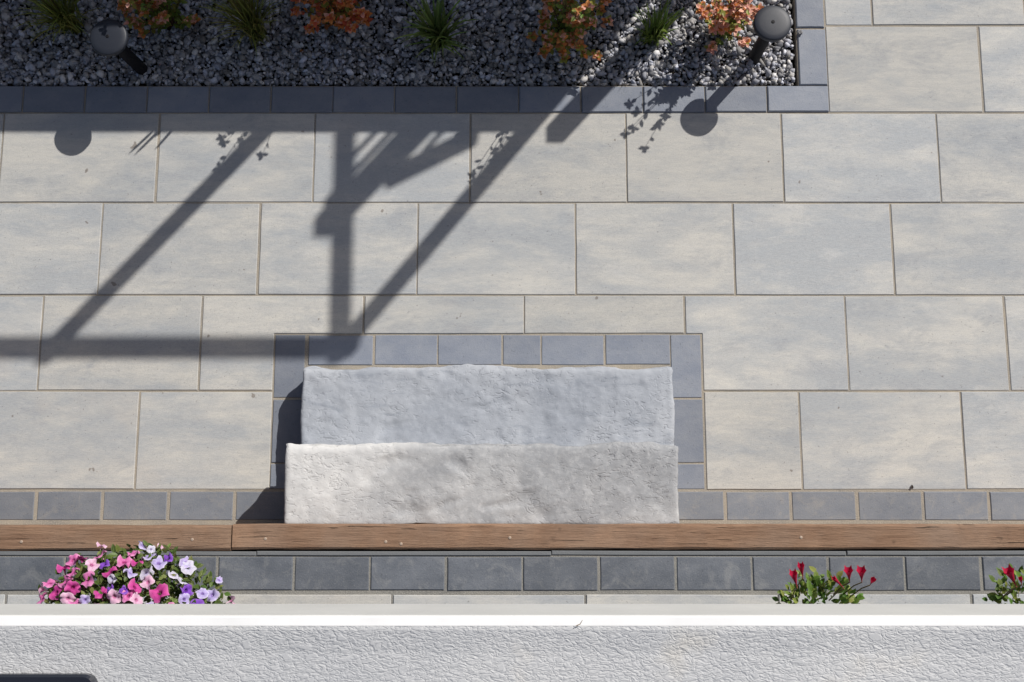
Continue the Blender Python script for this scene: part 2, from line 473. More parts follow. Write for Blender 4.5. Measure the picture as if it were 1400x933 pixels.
# ------------------------------------------------------------------ gravel bed
v = [(-XR, BED_Y-.002, -.045), (BED_X+.002, BED_Y-.002, -.045), (BED_X+.002, 4.2, -.045), (-XR, 4.2, -.045)]
bed = tag(link('garden_bed', mesh('garden_bed', v, [(0, 1, 2, 3)]), M_SOIL), kind='structure')
def gravel():
    phi = (1+5**.5)/2
    V0 = np.array([(-1, phi, 0), (1, phi, 0), (-1, -phi, 0), (1, -phi, 0), (0, -1, phi), (0, 1, phi), (0, -1, -phi), (0, 1, -phi), (phi, 0, -1), (phi, 0, 1), (-phi, 0, -1), (-phi, 0, 1)])/1.902
    T0 = np.array([(0, 11, 5), (0, 5, 1), (0, 1, 7), (0, 7, 10), (0, 10, 11), (1, 5, 9), (5, 11, 4), (11, 10, 2), (10, 7, 6), (7, 1, 8), (3, 9, 4), (3, 4, 2), (3, 2, 6), (3, 6, 8), (3, 8, 9), (4, 9, 5), (2, 4, 11), (6, 2, 10), (8, 6, 7), (9, 8, 1)])
    xmin, xmax, ymin, ymax = -2.35, BED_X-.008, BED_Y+.008, BED_Y+.75
    pts = []
    for layer, (sp, zz) in enumerate(((.0148, -.026), (.0132, -.013), (.022, -.006))):
        nx, ny = int((xmax-xmin)/sp), int((ymax-ymin)/sp)
        gx, gy = np.meshgrid(np.arange(nx), np.arange(ny))
        p = np.stack([xmin+(gx.ravel()+RNG.random(gx.size))*sp, ymin+(gy.ravel()+RNG.random(gx.size))*sp, zz+RNG.normal(0, .004, gx.size)], 1)
        pts.append(p)
    p = np.concatenate(pts); n = len(p)
    size = np.clip(RNG.lognormal(-.08, .42, n), .4, 2.1)*.0083
    q = RNG.normal(size=(n, 4)); q /= np.linalg.norm(q, axis=1)[:, None]
    w, x, y, z = q.T
    R = np.stack([1-2*(y*y+z*z), 2*(x*y-z*w), 2*(x*z+y*w), 2*(x*y+z*w), 1-2*(x*x+z*z), 2*(y*z-x*w), 2*(x*z-y*w), 2*(y*z+x*w), 1-2*(x*x+y*y)], 1).reshape(n, 3, 3)
    V = V0[None]*(1+RNG.uniform(-.38, .34, (n, 12, 1)))
    V = V*np.stack([RNG.uniform(.9, 1.4, n), RNG.uniform(.7, 1.05, n), RNG.uniform(.55, .85, n)], 1)[:, None, :]
    V = np.einsum('nij,nkj->nki', R, V)*size[:, None, None]+p[:, None, :]
    V[:, :, 0] = np.minimum(V[:, :, 0], BED_X-.001); V[:, :, 1] = np.maximum(V[:, :, 1], BED_Y+.001)
    T = T0[None]+(np.arange(n)*12)[:, None, None]
    b = np.clip(RNG.lognormal(-.95, .40, n), .09, .72)
    hue = RNG.random(n)
    c = np.stack([b*(1+.10*(hue-.45)), b*(1+.02*(hue-.5)), b*(1.06-.18*(hue-.4))], 1)
    c = np.repeat(c[:, None, :], 12, 1)
    return np_mesh('gravel', V.reshape(-1, 3), T.reshape(-1, 3), c.reshape(-1, 3))
tag(link('gravel', gravel(), M_GRAVEL), 'dark grey crushed stone covering the planting bed', 'gravel', kind='stuff')

random.seed(31)
v, f = lathe([(.003, 0), (.0095, .003), (.0105, .007), (.007, .012), (.002, .0135)], 9)
v = [Vector(q)*random.uniform(.82, 1.15) for q in v]
p = at(1093, 46, .005)
tag(link('loose_stone', mesh('loose_stone', v, f, False, [(.26, .26, .265)]*len(v)), M_GRAVEL, None, p), 'single grey stone lying on the border paver by the sunlit bollard', 'stone')

# ------------------------------------------------------------------ retaining timbers
wall = empty('timber_retaining_wall', (0, TIM_FAR, 0))
tag(wall, 'weathered brown timber retaining edge running behind the stone steps', 'retaining wall')
def timber(x0, x1, z0, z1, yo=0):
    """squared beam with slightly wavy worn edges"""
    n = int((x1-x0)/.03); V, F = [], []
    yA, yB = TIM_NEAR+.003, TIM_FAR-.002
    sec = [(yA, z0), (yB, z0), (yB, z1-.007), (yB-.003, z1-.002), (yB-.008, z1), (yA+.006, z1), (yA, z1-.006)]
    sd = random.random()*50
    for i in range(n+1):
        x = x0+(x1-x0)*i/n
        for k, (y_, z_) in enumerate(sec):
            w1 = noise.noise((x*6, k*1.7, sd))*.0022; w2 = noise.noise((x*17, k*2.3, sd+9))*.0012
            V.append((x, y_+yo+(w1+w2)*(1 if k not in (0,) else 0)-TIM_FAR, z_+(w1*.6+w2*.7 if k > 2 else 0)))
    m = len(sec)
    for i in range(n):
        for k in range(m):
            j = (k+1) % m; F.append((i*m+k, i*m+j, (i+1)*m+j, (i+1)*m+k))
    F.append(tuple(range(m-1, -1, -1))); F.append(tuple(range(n*m, n*m+m)))
    return link('timber', mesh('timber', V, F), M_TIMBER, wall)
xj = at(316, 735, .472).x
timber(-XR, xj-.002, .372, .4675, -.0015); timber(xj+.002, XR, .372, .466, .0015)
for i, z in enumerate((.279, .186, .093, 0.0)):
    xc = (.4, -.9, .9, -.3)[i]
    timber(-XR, xc-.002, z+.001, z+.0915, -.016); timber(xc+.002, XR, z+.001, z+.0915, -.016)
v, f = lathe([(.0048, -.004), (.0048, .0008), (.0035, .0016), (.001, .0018)], 10); ME_NAIL = mesh('nail', v, f); ME_NAIL.materials.append(M_NAIL)
for px, py in ((28, 741), (262, 738), (362, 737), (697, 735.5), (1096, 735), (548, 744), (527, 741)):
    p = at(px, py, .4735); link('nail', ME_NAIL, None, wall, (p.x, p.y-TIM_FAR, .4677 if px < 316 else .4662))

# ------------------------------------------------------------------ stone steps
def stone_block(name, x0, x1, y0, y1, z0, z1, seed, mat, label, res=.006, rough=1.0):
    nx, ny, nz = int((x1-x0)/res), int((y1-y0)/res), max(4, int((z1-z0)/(res*1.6)))
    cx, cy = (x0+x1)/2, (y0+y1)/2; hx, hy = (x1-x0)/2, (y1-y0)/2; H = z1-z0; rad = .012
    idx, V, F = {}, [], []
    def vert(i, j, k):
        key = (i, j, k)
        if key in idx: return idx[key]
        x, y, z = -hx+2*hx*i/nx, -hy+2*hy*j/ny, H*k/nz
        # rounded arrises
        qx = max(abs(x)-(hx-rad), 0); qy = max(abs(y)-(hy-rad), 0); qz = max(z-(H-rad), 0)
        L = math.sqrt(qx*qx+qy*qy+qz*qz)
        if L > rad:
            s = rad/L; x = math.copysign(hx-rad+qx*s, x) if qx else x
            y = math.copysign(hy-rad+qy*s, y) if qy else y; z = H-rad+qz*s if qz else z
        p = Vector((x+seed, y, z))
        nrm = Vector((math.copysign(qx, x), math.copysign(qy, y), qz)) if L > 1e-6 else (Vector((0, 0, 1)) if k == nz else Vector((0, 0, 0)))
        if nrm.length > 0: nrm.normalize()
        side = Vector((1 if i == nx else -1 if i == 0 else 0, 1 if j == ny else -1 if j == 0 else 0, 0))
        d = noise.fractal(p*4.5, 1.0, 2.0, 3)*.0052+noise.fractal(p*24+Vector((3, 7, 1)), .8, 2.1, 5)*.0026
        # shallow elongated chisel hollows
        c = noise.noise(Vector((p.x*11+p.y*7, p.y*19-p.x*6, seed)))
        d -= max(0, c-.22)*.017*max(0, min(1, 1.6-abs(p.x-seed+.08)*3.2))
        o = Vector((x, y, z))
        far = max(0, (y-(hy-.028))/.028)                 # worn, sloping front arris
        if k == nz: o.z -= far*far*.011*(.6+.8*noise.noise(Vector((p.x*7, 2.2, seed))))
        if k == nz or L > 1e-6: o += nrm*d*rough
        if side.y < 0: side.y = 0
        if side.length > 0:
            o += side*(noise.fractal(p*9+Vector((5, 2, 8)), 1.0, 2.0, 4)*(.010 if side.y else .004)+noise.noise(Vector((p.x*5.5, p.y*2.5, seed)))*(.017 if side.y else .004))*rough
            bite = max(0, noise.noise(Vector((p.x*4.3+seed, p.y*4.3, 3.3)))-.25)*(.035 if side.y else .01)
            if k > nz*.6: o -= side*bite*(k/nz-.6)/.4*rough
        idx[key] = len(V); V.append(o); return idx[key]
    for i in range(nx):
        for j in range(ny): F.append((vert(i, j, nz), vert(i+1, j, nz), vert(i+1, j+1, nz), vert(i, j+1, nz)))
    for k in range(nz):
        for i in range(nx):
            F.append((vert(i, 0, k), vert(i+1, 0, k), vert(i+1, 0, k+1), vert(i, 0, k+1)))
            F.append((vert(i+1, ny, k), vert(i, ny, k), vert(i, ny, k+1), vert(i+1, ny, k+1)))
        for j in range(ny):
            F.append((vert(0, j+1, k), vert(0, j, k), vert(0, j, k+1), vert(0, j+1, k+1)))
            F.append((vert(nx, j, k), vert(nx, j+1, k), vert(nx, j+1, k+1), vert(nx, j, k+1)))
    o = link(name, mesh(name, V, F, True), mat, None, (cx, cy, z0))
    return tag(o, label, 'step')
S1L, S1R = at(411.5, 553, STEP_H).x, at(921, 553, STEP_H).x
S2L, S2R = at(389, 660, 2*STEP_H).x, at(929, 660, 2*STEP_H).x
s1far = at(700, 502, STEP_H).y; s2far = at(700, 607.5, 2*STEP_H).y; s_near = TIM_FAR-.008
stone_block('stone_step', S1L, S1R, s_near, s1far, .001, STEP_H, 3.7, M_STEP_LOW, 'lower blue-grey rough stone step, partly covered by the paler one')
stone_block('stone_step', S2L, S2R, s_near, s2far, STEP_H+.006, 2*STEP_H, 12.4, M_STEP_TOP, 'upper pale stone step block lying against the brown timber', rough=.85)

# ------------------------------------------------------------------ bollard lights
def bollard(px, py, h, label, tilt=(0, 0, 0)):
    p = at(px, py, h); root = empty('bollard_light', (p.x, p.y, -.03))
    tag(root, label, 'bollard light', 'bollard lights in the gravel bed')
    H = h+.03; root.rotation_euler = tilt
    v, f = lathe([(.0225, 0), (.0225, H-.052)], 28); link('pole', mesh('pole', v, f, False), M_LIGHTD, root)
    v, f = lathe([(.036, H-.053), (.040, H-.030), (.040, H-.022)], 32); link('lens', mesh('lens', v, f), M_LENS, root)
    v, f = lathe([(.060, H-.026), (.0650, H-.022), (.0655, H-.010), (.0640, H-.006), (.060, H-.0035), (.045, H-.0012), (.02, H-.0002), (.004, H)], 64)
    cap = link('cap', mesh('cap', v, f, True), M_LIGHT, root)
    v, f = lathe([(.0062, H-.002), (.0062, H+.0010), (.0045, H+.0018)], 16); link('screw', mesh('screw', v, f), M_LIGHTD, cap)
    v, f = lathe([(.034, .0), (.034, .012), (.030, .016)], 28); link('base_collar', mesh('base_collar', v, f), M_LIGHTD, root)
    return root
bollard(1057, 30, .293, 'dark round-capped bollard light in sunlit gravel near the bed corner')
bollard(152, 43, .312, 'dark round-capped bollard light in shaded gravel beside a grass tuft', (math.radians(3), math.radians(-2), 0))

# ------------------------------------------------------------------ planting
def leaf_geo(V, F, C, base, d, n, L, W, col, fold=.25, curl=.15):
    """a pointed oval leaf of six faces, folded along its midrib"""
    s = d.cross(n)
    if s.length < 1e-5: return
    s.normalize(); n = s.cross(d).normalized()
    i = len(V)
    for t, w in ((0, 0), (.33, .46), (.68, .40), (1, 0)):
        mid = base+d*(L*t)-n*(curl*L*t*t)
        if w == 0: V.append(mid); C.append(col)
        else:
            V.append(mid+s*(W*w)+n*(fold*W*w)); V.append(mid); V.append(mid-s*(W*w)+n*(fold*W*w))
            C.extend((col, tuple(c*.9 for c in col), col))
    # order: 0 base,1 l,2 m,3 r,4 l,5 m,6 r,7 tip
    F += [(i, i+1, i+2), (i, i+2, i+3), (i+1, i+4, i+5, i+2), (i+2, i+5, i+6, i+3), (i+4, i+7, i+5), (i+5, i+7, i+6)]
def rv(s=1): return Vector((random.gauss(0, s), random.gauss(0, s), random.gauss(0, s)))
def jit(c, a): k = 1+random.uniform(-a, a); return tuple(max(0, x*k*(1+random.uniform(-a*.35, a*.35))) for x in c)
def shrub(name, px, py, R, H, nst, pal, label, Lf=.026, seed=0, lean=(0, 0), sprigs=6):
    """twiggy shrub: branching stems with leaves along them and a rosette at each tip"""
    random.seed(seed); p = at(px, py, 0); root = empty(name, (p.x, p.y, -.02)); tag(root, label, 'shrub', 'shrubs in the gravel bed')
    V, F, C, SV, SF = [], [], [], [], []
    def stem(path, r0):
        v, f = tube(path, [r0*(1-.7*i/(len(path)-1)) for i in range(len(path))], 5); k = len(SV)
        SV.extend(v); SF.extend([tuple(a+k for a in q) for q in f])
    for sidx in range(nst+sprigs):
        tall = sidx >= nst
        a = random.uniform(0, 2*math.pi); e = random.uniform(0, 1)**.6
        hh = H*random.uniform(.50, .92)*(1-.45*e*e)
        if tall: hh = H*random.uniform(1.0, 1.28); e = random.uniform(.35, 1.0)
        tip = Vector((R*e*math.cos(a)+lean[0]*hh, R*e*math.sin(a)+lean[1]*hh, hh))
        mid = Vector((tip.x*.38, tip.y*.38, hh*.55))+rv(.008)
        path = [Vector((tip.x*.06, tip.y*.06, 0)), mid*.5+rv(.003), mid, mid.lerp(tip, .5)+Vector((0, 0, .012)), tip]
        stem(path, .0028)
        n = int(7+random.random()*4) if tall else int(10+random.random()*7)
        for k in range(n):
            t = .25+.75*k/n; q = t*(len(path)-1); i0 = min(int(q), len(path)-2)
            pos = path[i0].lerp(path[i0+1], q-i0); ax = (path[i0+1]-path[i0]).normalized()
            ang = k*2.4+random.uniform(-.4, .4)
            u = ax.orthogonal().normalized(); w = ax.cross(u)
            d = ((u*math.cos(ang)+w*math.sin(ang))*.85+ax*.45+Vector((0, 0, .1))+rv(.12)).normalized()
            leaf_geo(V, F, C, pos, d, (Vector((0, 0, 1))+d*.2+rv(.2)).normalized(), Lf*random.uniform(.7, 1.1), Lf*.62, jit(pal(t, random.random()), .22))
        for ring, (cnt, lift, sc) in enumerate(((4, .35, .9), (3, 1.2, .6)) if tall else ((5, .35, 1.0), (4, .8, .75), (3, 1.6, .5))):
            for k in range(cnt):
                ang = k*2*math.pi/cnt+ring*.6+random.uniform(-.3, .3)
                d = (Vector((math.cos(ang), math.sin(ang), lift))+rv(.15)).normalized()
                leaf_geo(V, F, C, tip+Vector((0, 0, .004*ring)), d, (Vector((0, 0, 1))-d*.3+rv(.1)).normalized(), Lf*sc*random.uniform(.8, 1.1), Lf*sc*.66, jit(pal(1.1+.1*ring, random.random()), .2))
    link('crown', mesh('crown', V, F, False, C), M_LEAF, root); link('stems', mesh('stems', SV, SF), M_STEM, root)
    return root
GREEN, OLIVE = (.16, .23, .045), (.27, .275, .055)
ORANGE, RED, PINK, RUST = (.66, .25, .075), (.52, .11, .055), (.80, .42, .31), (.40, .16, .055)
def pal_orange(t, r): return (RUST if r < .25 else OLIVE if r < .75 else ORANGE) if t < .75 else (ORANGE if r < .55 else RED if r < .8 else PINK)
def pal_mixed(t, r): return (GREEN if r < .75 else OLIVE) if t < .8 else (OLIVE if r < .3 else RUST if r < .55 else ORANGE if r < .75 else PINK)
def pal_pink(t, r): return (GREEN if r < .5 else OLIVE) if t < .62 else (PINK if r < .6 else ORANGE if r < .85 else OLIVE)
def pal_red(t, r): return (RUST if r < .6 else RED) if t < .7 else (RED if r < .5 else ORANGE)
def pal_green(t, r): return GREEN if r < .55 else OLIVE if r < .85 else ((.22, .10, .04) if t > .8 else OLIVE)
shrub('spirea_shrub', -22, 50, .11, .38, 26, pal_red, 'red-leaved shrub cut off by the left edge of the photo', seed=1)
shrub('spirea_shrub', 234, 32, .13, .38, 32, pal_mixed, 'green shrub with rusty tips between two grass tufts in the shade', seed=2, sprigs=2)
shrub('spirea_shrub', 466, 30, .15, .42, 40, pal_orange, 'fiery orange shrub in shade next to the broad-bladed green tuft', seed=3, sprigs=9)
shrub('spirea_shrub', 774, 60, .15, .42, 42, pal_mixed, 'green shrub with sunlit orange tips at the edge of the shade', seed=4, sprigs=9)
shrub('spirea_shrub', 986, 46, .115, .345, 32, pal_pink, 'pink and orange leaved shrub beside the sunlit bollard light', seed=5, sprigs=9)

def tuft(name, px, py, n, R, H, w, col, label, seed, droop=1.0, cat='grass', spikes=0):
    random.seed(seed); p = at(px, py, 0); root = empty(name, (p.x, p.y, -.02)); tag(root, label, cat, 'grass tufts in the gravel bed')
    V, F, C = [], [], []
    for b in range(n):
        a = random.uniform(0, 2*math.pi); e = random.random()**.7
        dirh = Vector((math.cos(a), math.sin(a), 0)); side = Vector((-dirh.y, dirh.x, 0))
        reach = R*(.25+.85*e)*random.uniform(.8, 1.15); h = H*random.uniform(.65, 1.05)*(1-.35*e)
        base = Vector((random.gauss(0, .016), random.gauss(0, .016), 0)); i = len(V); c = jit(col, .35); S = 6
        tw = random.uniform(-.5, .5)
        for k in range(S+1):
            t = k/S; z = h*(1.55*t-.55*droop*e*t**2.6 - .55*(1-droop*e)*t)
            q = base+dirh*(reach*t**1.5)+Vector((0, 0, max(z, .0))); ww = w*(1-t**2.2)*.5+.0004
            s2 = (side*math.cos(tw*t)+Vector((0, 0, 1))*math.sin(tw*t))
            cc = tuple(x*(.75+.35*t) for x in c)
            V += [q+s2*ww, q-s2*ww]; C += [cc, cc]
            if k: F.append((i+2*k-2, i+2*k-1, i+2*k+1, i+2*k))
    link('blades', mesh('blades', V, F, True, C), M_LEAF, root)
    for k in range(spikes):                       # upright seed spikes
        tip = Vector((random.uniform(-.06, .06), random.uniform(-.05, .05), random.uniform(.42, .56)))
        v, f = tube([Vector((0, 0, 0)), tip*.5+rv(.006), tip*.80, tip*.86, tip*.95, tip], [.0014, .0013, .0014, .0052, .0045, .001], 6)
        link('seed_spike', mesh('seed_spike', v, f, True, [(.16, .11, .05)]*len(v)), M_LEAF, root)
    return root
tuft('grass_tuft', 100, 36, 170, .14, .36, .0052, (.26, .29, .07), 'arching grass tuft behind the shaded bollard light', 21, spikes=4)
tuft('grass_tuft', 352, 46, 180, .14, .38, .0050, (.24, .25, .065), 'fine grass tuft between the green and the fiery orange shrub', 22, .9, spikes=8)
tuft('grass_tuft', 600, 56, 80, .145, .27, .0105, (.17, .24, .065), 'broad-bladed green tuft standing alone mid bed in the shade', 23)
tuft('grass_tuft', 893, 52, 80, .09, .24, .0068, (.17, .24, .055), 'small bright green tuft beside the pink shrub', 24, .8)

# a few dry leaves lying on the gravel
def dry_leaf(px, py, z, L, col, label, seed, name='fallen_leaf', grp='fallen leaves on the gravel'):
    random.seed(seed); V, F, C = [], [], []
    a = random.uniform(0, 6.28)
    leaf_geo(V, F, C, Vector((0, 0, 0)), Vector((math.cos(a), math.sin(a), .12)).normalized(), Vector((0, 0, 1)), L, L*.6, col, .35, .3)
    p = at(px, py, z); o = link(name, mesh(name, V, F, False, C), M_LEAF, None, p)
    tag(o, label, 'leaf', grp)
dry_leaf(409, 69, -.004, .020, (.42, .16, .03), 'small orange fallen leaf on the shaded gravel below the orange shrub', 2)
dry_leaf(218, 90, -.004, .018, (.30, .06, .03), 'small red fallen leaf on the gravel just right of the shaded bollard', 3)
dry_leaf(1247, 669, .004, .016, (.035, .025, .02), 'tiny dark leaf scrap in the joint above the dusty pavers', 4, grp='leaf scraps on the paving')

# ------------------------------------------------------------------ potted flowers on the terrace
def pot(root, r, h, mat, off=-.14):
    v, f = lathe([(r*.72, 0), (r*.95, h*.85), (r*1.05, h*.86), (r*1.05, h), (r*.93, h), (r*.9, h*.9)], 36)
    link('pot', mesh('pot', v, f, False), mat, root, (0, off, 0))
    v, f = lathe([(r*.9, h*.88), (r*.5, h*.93), (.01, h*.94)], 20); link('soil', mesh('soil', v, f, True), M_SOIL, root, (0, off, 0))
def blossom_mesh(kind, seed):
    """petunia: five ruffled lobes opening out of a narrow tube"""
    random.seed(seed)
    main, throat, rim = {'pink': ((.74, .20, .48), (.42, .03, .20), (.80, .36, .60)), 'deep': ((.62, .07, .33), (.28, .01, .12), (.70, .15, .42)),
        'pale': ((.80, .48, .66), (.60, .14, .36), (.82, .60, .72)), 'purple': ((.25, .08, .55), (.10, .02, .25), (.33, .15, .62)),
        'lav': ((.52, .44, .76), (.28, .16, .52), (.70, .64, .84)), 'white': ((.66, .63, .78), (.42, .36, .60), (.76, .74, .84))}[kind]
    V, F, C = [], [], []
    n = 20
    rings = [(.06, -.75, rim), (.09, -.40, rim), (.17, -.12, throat), (.36, .0, main), (.68, .05, main), (1.0, .02, rim)]
    for ri, (r, z, c) in enumerate(rings):
        for k in range(n):
            t = 2*math.pi*k/n; lobe = abs(math.cos(2.5*t))**.6
            rr = r*(1 if ri < 4 else (.84+.20*lobe+random.uniform(-.05, .05) if ri == 5 else .96+.05*lobe))
            zz = z+(0 if ri < 4 else (.16*math.sin(3*t+seed)+.10*math.sin(5*t+2*seed)+random.uniform(-.10, .10))*(ri-3)*.6-.08*(ri-4)*(1-lobe))
            V.append((rr*math.cos(t), rr*math.sin(t), zz)); C.append(jit(c, .06) if k % 4 else tuple(x*.86 for x in c))
    for ri in range(len(rings)-1):
        for k in range(n):
            j = (k+1) % n; F.append((ri*n+k, ri*n+j, (ri+1)*n+j, (ri+1)*n+k))
    me = mesh('blossom', V, F, True, C); me.materials.append(M_PETAL); return me
BL_ME = {(k, s): blossom_mesh(k, s*7+i) for i, k in enumerate(('pink', 'deep', 'pale', 'purple', 'lav', 'white')) for s in range(3)}
def petunia():
    c = at(176, 822, .80); base = Vector((c.x, c.y-.045, TER)); rx, ry, rz = .25, .19, .155; zc = TER+.30
    root = empty('potted_petunia', base); tag(root, 'mounded pink, purple and white petunias in a pot below the balcony edge', 'potted plant')
    pot(root, .15, .30, M_POT, -.15)
    random.seed(77); V, F, C, SV, SF = [], [], [], [], []
    for k in range(3000):
        d = rv().normalized(); d.z = abs(d.z)*1.0-.12; d.normalize()
        q = random.uniform(.55, .99); pos = Vector((d.x*rx*q, d.y*ry*q, .27+d.z*rz*q))
        ld = (d*.5+rv(.55)+Vector((0, .1, .25))).normalized()
        leaf_geo(V, F, C, pos, ld, (d+Vector((.2, .3, .6))+rv(.3)).normalized(), random.uniform(.016, .030), random.uniform(.010, .016), jit((.085, .135, .03) if random.random() < .7 else (.15, .19, .055), .3))
    zl = [(500, 75, 'pale', .7), (320, 165, 'pink', .9), (375, 160, 'deep', .95), (490, 135, 'pink', .95), (265, 215, 'deep', 1), (440, 195, 'pale', 1.1), (520, 195, 'purple', .8), (325, 240, 'pink', 1),
          (645, 178, 'pink', 1.3), (700, 122, 'pink', .9), (725, 185, 'deep', .95), (275, 300, 'pink', 1.2), (415, 285, 'pink', 1.3), (555, 240, 'deep', .85), (565, 285, 'white', .65), (680, 245, 'lav', 1),
          (785, 250, 'white', 1), (760, 75, 'lav', .95), (868, 80, 'pale', .5), (812, 98, 'white', .55), (800, 145, 'lav', 1.1), (860, 185, 'lav', 1), (920, 155, 'purple', .8), (1030, 180, 'lav', 1.2),
          (1045, 212, 'white', 1.0), (950, 260, 'white', 1.05), (1000, 295, 'white', .95), (1035, 355, 'purple', 1.0), (1195, 385, 'lav', 1.0), (1240, 290, 'lav', .75), (175, 310, 'pink', .9), (120, 350, 'pale', .9),
          (215, 370, 'deep', 1), (320, 340, 'deep', 1), (130, 405, 'pink', 1), (290, 408, 'pale', 1), (500, 370, 'deep', 1.1), (555, 345, 'purple', .7), (640, 355, 'purple', .75), (580, 395, 'pale', 1.1),
          (710, 335, 'deep', 1.0), (670, 388, 'pink', 1), (790, 305, 'pale', 1), (865, 370, 'deep', 1.25), (1320, 418, 'pale', .9), (720, 415, 'pale', .8), (1020, 412, 'lav', .8), (1135, 375, 'lav', .8),
          (395, 415, 'lav', .7), (340, 445, 'pink', 1), (450, 470, 'pink', 1), (620, 480, 'deep', 1), (800, 470, 'lav', 1), (940, 480, 'pink', 1), (1100, 460, 'purple', 1)]
    ctr = base+Vector((0, 0, .24))
    for n, (zx, zy, kind, s) in enumerate(zl):
        px, py = 30+zx/4.597, 730+zy/4.597
        z = TER+.42
        for _ in range(12):                       # settle the bloom onto the mound
            q = at(px, py, z); e = ((q.x-base.x)/rx)**2+((q.y-base.y)/ry)**2
            z = .6*z+.4*(TER+.285+rz*math.sqrt(max(0, 1-e)))
        q = at(px, py, z)
        d = ((q-ctr).normalized()*.9+Vector((.15, .35, .30))+rv(.62)).normalized()
        o = link('blossom', BL_ME[(kind, n % 3)], None, root, q-base, d.to_track_quat('Z', 'Y').to_euler())
        o.scale = (.0215*s*random.uniform(.75, 1.12), .0215*s*random.uniform(.75, 1.12), .027*s)
        for _ in range(9):
            lp = q-base-d*.024+rv(.009); ld = (rv(.8)+Vector((0, .25, .1))).normalized()
            leaf_geo(V, F, C, lp, ld, (Vector((.2, .3, .8))+rv(.3)).normalized(), random.uniform(.014, .026), random.uniform(.009, .014), jit((.085, .135, .03) if random.random() < .6 else (.17, .21, .06), .3))
        v, f = tube([q-base-d*.017*s, (q-base-d*.03).lerp(Vector((0, 0, .25)), .12), (q-base).lerp(Vector((0, 0, .22)), .35)], [.0014, .0013, .0012], 5)
        k = len(SV); SV += v; SF += [tuple(a+k for a in t) for t in f]
    link('foliage', mesh('foliage', V, F, False, C), M_LEAF, root)
    link('stems', mesh('stems', SV, SF, True, [(.17, .21, .07)]*len(SV)), M_LEAF, root)
petunia()
def bud_geo(b, t, w, opened, seed):
    """slim trumpet flower from b to t with pointed petals at its mouth"""
    random.seed(seed); ax = (t-b); L = ax.length; ax.normalize(); u = ax.orthogonal().normalized(); s = ax.cross(u)
    V, F, C = [], [], []; n = 10
    rings = [(0, .10), (.25, .16), (.5, .42), (.75, .75), (.9, .9+.25*opened)]
    for ti, wi in rings:
        for k in range(n):
            a = 2*math.pi*k/n; V.append(b+ax*(L*ti)+(u*math.cos(a)+s*math.sin(a))*(w*.5*wi))
            C.append((.46, .012, .055) if ti > .2 else (.55, .25, .14))
    for i in range(len(rings)-1):
        for k in range(n): j = (k+1) % n; F.append((i*n+k, i*n+j, (i+1)*n+j, (i+1)*n+k))
    m = (len(rings)-1)*n
    for k in range(0, n, 2):
        a = 2*math.pi*(k+.5)/n; d = (u*math.cos(a)+s*math.sin(a))
        V.append(b+ax*(L*1.05)+d*(w*(.55+.5*opened)*.8)); C.append((.62, .04, .09)); F.append((m+k, m+(k+1) % n, len(V)-1))
        j2 = (k+2) % n; V.append(b+ax*(L*.93)+d*(w*.1)); C.append((.35, .01, .03))
    return V, F, C
def mandevilla(c, rx, buds, label, seed, nleaf=430):
    base = Vector((c.x, c.y, TER)); root = empty('potted_mandevilla', base); tag(root, label, 'potted plant', 'red-flowered plants in pots below the balcony')
    pot(root, .12, .28, M_BLACKPOT); random.seed(seed); V, F, C = [], [], []
    for k in range(nleaf):
        d = rv().normalized(); d.z = abs(d.z); q = random.uniform(.6, 1)
        pos = Vector((d.x*rx*q, d.y*.11*q, -.0+.28+d.z*.098*q*(.75+.25*math.sin(d.x*9+seed))))
        ld = (d*.7+rv(.45)+Vector((0, .2, .2))).normalized()
        leaf_geo(V, F, C, pos, ld, (Vector((.2, .3, 1))+rv(.35)).normalized(), random.uniform(.018, .030), random.uniform(.012, .018), jit((.10, .18, .03) if random.random() < .6 else (.22, .27, .06), .32))
    link('foliage', mesh('foliage', V, F, False, C), M_LEAF, root)
    for i, (bx_, by_, tx, ty, w, op) in enumerate(buds):
        b = at(bx_, by_, TER+.43)-base; t = at(tx, ty, TER+.46)-base
        V, F, C = bud_geo(b, t, w, op, seed+i); link('blossom', mesh('blossom', V, F, True, C), M_PETAL, root)
        v, f = tube([b, b.lerp(Vector((b.x*.9, b.y-.02, .34)), .6), Vector((b.x*.85, b.y-.04, .30))], [.0016, .0018, .002], 5)
        link('stem', mesh('stem', v, f, True, [(.22, .16, .07)]*len(v)), M_LEAF, root)
Z7 = lambda a, b: (1040+a/7, 750+b/7)
buds = [Z7(350, 380)+Z7(308, 222)+(.022, .35), Z7(405, 290)+Z7(382, 150)+(.020, .15), Z7(852, 325)+Z7(838, 195)+(.022, .6), Z7(968, 325)+Z7(962, 195)+(.024, .5), Z7(1045, 352)+Z7(1082, 290)+(.016, 0), Z7(800, 385)+Z7(690, 275)+(.013, .1)]
c = at(1136, 822, TER+.40); mandevilla(Vector((c.x, c.y-.04, 0)), .12, buds, 'green potted plant with six upright red trumpet buds below the balcony edge', 5)
c = at(1432, 822, TER+.40); mandevilla(Vector((c.x, c.y-.03, 0)), .115, [(1390, 803, 1378, 778, .026, .6), (1397, 800, 1395, 790, .012, 0)], 'red-flowered potted plant cut off by the right edge of the photo', 8)

